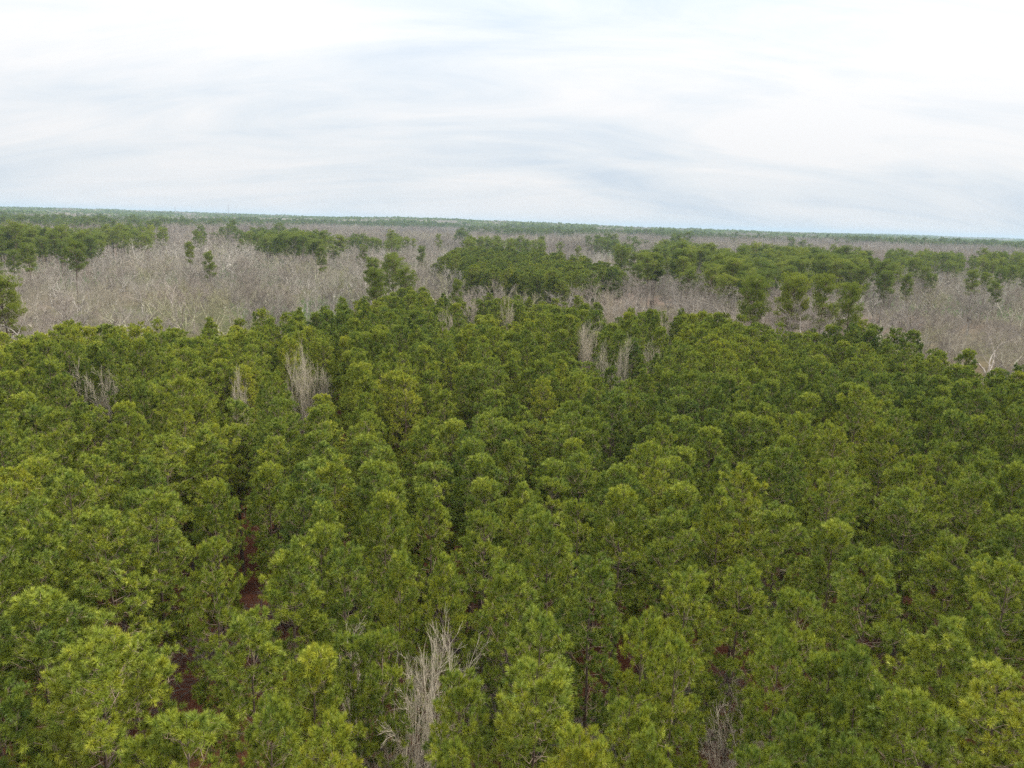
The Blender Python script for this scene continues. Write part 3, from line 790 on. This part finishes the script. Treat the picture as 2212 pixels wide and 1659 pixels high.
sh = []
for _ in range(5200):
    x, y = rng.uniform(-75, 75), rng.uniform(16, 105)
    if inpoly(x, y, stand) and float(vnoise(x/6, y/6, 71)) > .62 and abs(x) < y*.75+4: sh.append((x, y))
sh = np.array(sh)
shrub_kinds = [bare_tree(600+i, H=2.2, spread=.8, leaders=6, n2=4, n3=4, n4=3, n5=0, fork=.05, tw=.8, r0=.02) for i in range(2)]
scatter('undergrowth_shrubs', 'leafless brown shrubs and saplings on the pine straw', shrub_kinds, sh[:, 0], sh[:, 1], rng.uniform(1.0, 3.0, len(sh)), np.full(len(sh), 1.2), rng.uniform(.35, .65, len(sh)), rng.integers(0, 2, len(sh)))
# bare trees in the plantation
for (x, y, h, k, ti, wd, lab) in inside:
    proto, H = SLIM[k]
    tree_thing('bare_tree', lab, 'bare tree', 'bare trees inside the plantation', proto, H, x, y, h, rng.uniform(0, 6.28), wd*(.80 if y < 40 else .56), ti)
# bare woods
B = np.array(bares)
px, py = proj(B[:, 0], B[:, 1], B[:, 2]*0.85)
d = np.hypot(B[:, 0], B[:, 1]); vis = seen(px, py, 10)
# the ones that show largest are the nearest and tallest
order = np.argsort(np.where(vis, d/(B[:, 2]/14), 1e9))
nb = 300-len(inside)
ind, rest = order[:nb], order[nb:]
row, rank = rows_of(px[ind], d[ind]*1.0, 19)
def bare_word(t): return 'whitish' if t < .15 else 'pale grey' if t < .32 else 'grey brown' if t < .5 else 'rosy brown' if t < .7 else 'tan' if t < .85 else 'olive tinged'
for i, k in enumerate(ind):
    x, y, h, ti, wd, big = B[k]
    v = int(rng.choice([0, 1, 4, 6, 7])) if big > .5 else int(rng.choice([2, 3, 4, 5, 7, 0]))
    proto, H = BARE[v]
    lab = '%s bare tree, %s from left in the %s row of woods behind the pines' % (bare_word(ti), ordw(rank[i]), ordw(row[i]))
    tree_thing('bare_tree', lab, 'bare tree', 'bare trees of the woods behind the plantation', proto, H, x, y, h, rng.uniform(0, 6.28), wd, ti)
u_ = np.array(under)
scatter('undergrowth', 'dense brown leafless undergrowth beneath the bare trees', [(p, H) for p, H in BARE[4:6]], u_[:, 0], u_[:, 1], u_[:, 2], np.full(len(u_), 1.6), u_[:, 3], rng.integers(0, 2, len(u_)))
q = B[rest]; dq = np.hypot(q[:, 0], q[:, 1]); nr = dq < 330
qa = q[nr]
scatter('bare_woods', 'grey brown bare woods between the pine groves', [(p, H) for p, H in BARE], qa[:, 0], qa[:, 1], qa[:, 2], qa[:, 4], qa[:, 3], rng.integers(0, 8, len(qa)))
qb = q[~nr]
scatter('distant_bare_woods', 'grey brown bare woods beyond the tall pine groves', [(p, H) for p, H in BARE_F], qb[:, 0], qb[:, 1], qb[:, 2], qb[:, 4]*1.1, qb[:, 3], rng.integers(0, 3, len(qb)))

# tall pines
px = np.array([proj(t[0], t[1], t[2])[0] for t in talls]); py = np.array([proj(t[0], t[1], t[2])[1] for t in talls])
d = np.array([math.hypot(t[0], t[1]) for t in talls])
order = np.argsort(np.where(seen(px, py, 20), d, 1e9))
order = [k for k in order if isinstance(talls[k][5], str)] + [k for k in order if not isinstance(talls[k][5], str)]
ind, rest = order[:300], order[300:]
labs = {}
for gi_ in range(-1, len(groves)):
    mem = np.array([k for k in ind if not isinstance(talls[k][5], str) and talls[k][5] == gi_])
    if len(mem) == 0: continue
    row, rank = rows_of(px[mem], d[mem], 12)
    for i, k in enumerate(mem):
        where = groves[gi_][0] if gi_ >= 0 else 'the scattered ones in the bare woods'
        labs[k] = '%s pine, %s from left in %s row of %s' % ('dark' if talls[k][3] < .4 else 'olive' if talls[k][3] < .6 else 'bright', ordw(rank[i]), ordw(row[i]), where)
for k in ind:
    x, y, h, tone, wd, g = talls[k]
    proto, H = TALL[int(rng.integers(0, len(TALL)))]
    tree_thing('tall_pine_tree', g if isinstance(g, str) else labs[k], 'tall pine tree', 'tall pines beyond the plantation', proto, H, x, y, h, rng.uniform(0, 6.28), wd, tone)
q = np.array([talls[k][:5] for k in rest])
scatter('tall_pine_woods', 'dark tall pine woods between the bare woods', [(p, H) for p, H in TALL_F], q[:, 0], q[:, 1], q[:, 2], q[:, 4], q[:, 3], rng.integers(0, 3, len(q)))

# ------------------------------------------------------------------ the woods out to the horizon
def species(x, y):
    """True where pines stand; patches drawn out across the view"""
    n = 0.40*vnoise(x/300+31, y/260+17, 21)+0.34*vnoise(x/75+5, y/110, 22)+0.26*vnoise(x/28+5, y/60, 23)
    a = x/np.maximum(y, 1)                       # right-hand side: a broad belt of bare woods, then pines
    n = n - 0.10*np.exp(-((y-820)/260)**2) + 0.07*np.sin(y/150+x/900+3*vnoise(x/500, y/500, 24))*np.clip((y-900)/300, 0, 1)
    n = n - 0.25*np.exp(-((a-0.55)/0.3)**2-((y-800)/330)**2) + 0.12*np.exp(-((a-0.45)/0.3)**2-((y-1500)/300)**2)
    n = n + 0.2*np.exp(-((a+0.6)/0.12)**2-((y-900)/200)**2) - 0.18*np.exp(-((a+0.3)/0.2)**2-((y-1000)/250)**2)
    n = n + 0.05*np.clip((y-1500)/1500, 0, 1)
    return n > 0.555
def far_points(r0, r1, step):
    X, Y = np.meshgrid(np.arange(-r1*0.8, r1*0.8, step), np.arange(r0*0.6, r1, step))
    X = (X+rng.normal(0, step*.3, X.shape)).ravel(); Y = (Y+rng.normal(0, step*.3, Y.shape)).ravel()
    d = np.hypot(X, Y); k = (d > r0) & (d < r1) & (np.abs(X) < Y*0.78+40)
    return X[k], Y[k]
X, Y = far_points(615, 2300, 10.5)
sp = species(X, Y)
n = sp.sum()
scatter('pine_forest_belt', 'dark green pine forest in drawn out belts towards the horizon', [(p, H) for p, H in TALL_F], X[sp], Y[sp], np.clip(rng.normal(17.0, 3.2, n), 9, 26), rng.uniform(.95, 1.3, n), np.clip(rng.normal(.1, .15, n), 0, 1), rng.integers(0, 3, n))
n = (~sp).sum()
tn = np.clip(0.15+0.7*vnoise(X[~sp]/150, Y[~sp]/110, 33)+rng.uniform(-.15, .15, n), 0, 1)
scatter('bare_forest_belt', 'rosy grey bare forest in belts towards the horizon', [(p, H) for p, H in BARE_F], X[~sp], Y[~sp], rng.normal(17, 2.6, n), rng.uniform(1.0, 1.4, n), tn, rng.integers(0, 3, n))

def patch(seed, pine, size=70.0, cnt=60):
    """a patch of far forest: crowns of leaf-cluster faces, for the last kilometres"""
    rng = np.random.default_rng(seed)
    V = []; T = []
    for i in range(cnt):
        cx, cy = rng.uniform(-size/2, size/2, 2); H = rng.normal(19, 2.2) if pine else rng.normal(18.5, 1.6)
        R = rng.uniform(3, 5); nf = 26
        o = norm(rng.normal(size=(nf, 3)))*rng.uniform(.5, 1, (nf, 1))*np.array([R, R, R*0.75])
        c = o+np.array([cx, cy, H-R*.75])
        s = rng.uniform(0.9, 1.8, (nf, 1)) if pine else rng.uniform(0.5, 1.1, (nf, 1))
        a = norm(rng.normal(size=(nf, 3)))*s; b = norm(np.cross(a, rng.normal(size=(nf, 3))))*s*(.7 if pine else .35)
        V.append(np.stack([c-a, c+b, c+a, c-b], 1).reshape(-1, 3)); T.append(np.repeat(rng.random()*.6+.2, nf) if pine else np.zeros(nf))
    V = np.concatenate(V); F = np.arange(len(V)).reshape(-1, 4)
    return mesh_from('far_patch', V, F, M_NEEDLE_OLD if pine else M_BARE, np.concatenate(T))
pp = [(patch(700+i, True), 1.0) for i in range(3)]; bb = [(patch(720+i, False), 1.0) for i in range(3)]
X, Y = far_points(2290, 5200, 45.0)
X2, Y2 = far_points(5200, 11000, 110.0)
X = np.concatenate([X, X2]); Y = np.concatenate([Y, Y2]); d = np.hypot(X, Y)
sp = species(X, Y); sc = np.where(d > 5200, 1.0, 1.0); wdn = np.where(d > 5200, 2.0, 1.0)
for nm, lb, pr, m in (('horizon_pine_forest', 'blue green pine forest along the horizon', pp, sp), ('horizon_bare_forest', 'grey bare forest along the horizon', bb, ~sp)):
    n = m.sum()
    scatter(nm, lb, pr, X[m], Y[m], rng.uniform(.75, 1.3, n), wdn[m], rng.uniform(0, .25, n), rng.integers(0, 3, n))

# ------------------------------------------------------------------ two radio masts on the horizon
def box_seg(p, q, r): return (*p, *q, r, r, 0.0)
def radio_mast(px, py, dist, label):
    v = RI @ np.array([(px-PW/2)/PF, -(py-PH/2)/PF, -1.0]); v = v/math.hypot(v[0], v[1])
    x, y = v[0]*dist, v[1]*dist
    top = CAM_H+v[2]*dist; g = float(ground(x, y)); h = top-g
    root = new_obj('radio_mast', None); root.location = (x, y, g); root['label'] = label; root['category'] = 'radio mast'; root['group'] = 'radio masts on the horizon'
    c = [(0.55*math.cos(a), 0.55*math.sin(a)) for a in (0.5, 2.6, 4.7)]
    segs = [box_seg((*p, 0), (*p, h), 0.16) for p in c]
    n = int(h/1.6)
    for i in range(n):
        z0, z1 = h*i/n, h*(i+1)/n
        for k in range(3):
            a, b = c[k], c[(k+1) % 3]
            segs.append(box_seg((*a, z0), (*b, z1), 0.06)); segs.append(box_seg((*a, z1), (*b, z1), 0.03))
    V, F, _ = tubes(segs, 4)
    new_obj('lattice_tower', mesh_from('lattice_tower', V, F, M_STEEL), root)
    for a in (0.5, 2.6, 4.7):
        ws = [box_seg((0.5*math.cos(a), 0.5*math.sin(a), h*f), (h*.6*math.cos(a), h*.6*math.sin(a), 0), 0.02) for f in (.33, .66, .95)]
        V, F, _ = tubes(ws, 3)
        new_obj('guy_wire', mesh_from('guy_wire', V, F, M_STEEL), root)
    V, F, _ = tubes([(0, 0, h, 0, 0, h+1.6, .5, .5, 0), (0, 0, h+1.6, 0, 0, h+1.9, .5, .1, 0)], 8)
    new_obj('beacon_lamp', mesh_from('beacon_lamp', V, F, M_RED), root)
radio_mast(378, 447, 2400, 'thin lattice radio mast on the horizon, left one of two')
radio_mast(493, 444, 2700, 'thin lattice radio mast on the horizon, right one of two')

# ------------------------------------------------------------------ haze
def haze():
    V = [(x, y, z) for z in (-16, 74) for (x, y) in ((-14200, -14200), (14200, -14200), (14200, 14200), (-14200, 14200))]
    F = [(3, 2, 1, 0), (4, 5, 6, 7), (0, 1, 5, 4), (1, 2, 6, 5), (2, 3, 7, 6), (3, 0, 4, 7)]
    m, t = new_mat('haze')
    p = N(t, 'ShaderNodeVolumePrincipled'); p.inputs['Color'].default_value = (0.42, 0.55, 0.68, 1); p.inputs['Density'].default_value = 0.00010
    p.inputs['Anisotropy'].default_value = 0.0
    o = N(t, 'ShaderNodeOutputMaterial'); t.links.new(p.outputs[0], o.inputs['Volume'])
    ob = new_obj('haze', mesh_from('haze', V, F, m)); ob['kind'] = 'stuff'; ob['label'] = 'thin bluish haze over the far woods'
haze()
print('REACH', [round(reach(p),1) for p,_ in BARE], [round(x,1) for x in YR], 'COUNTS pines', len(pines), 'bares', len(bares), 'talls', len(talls))
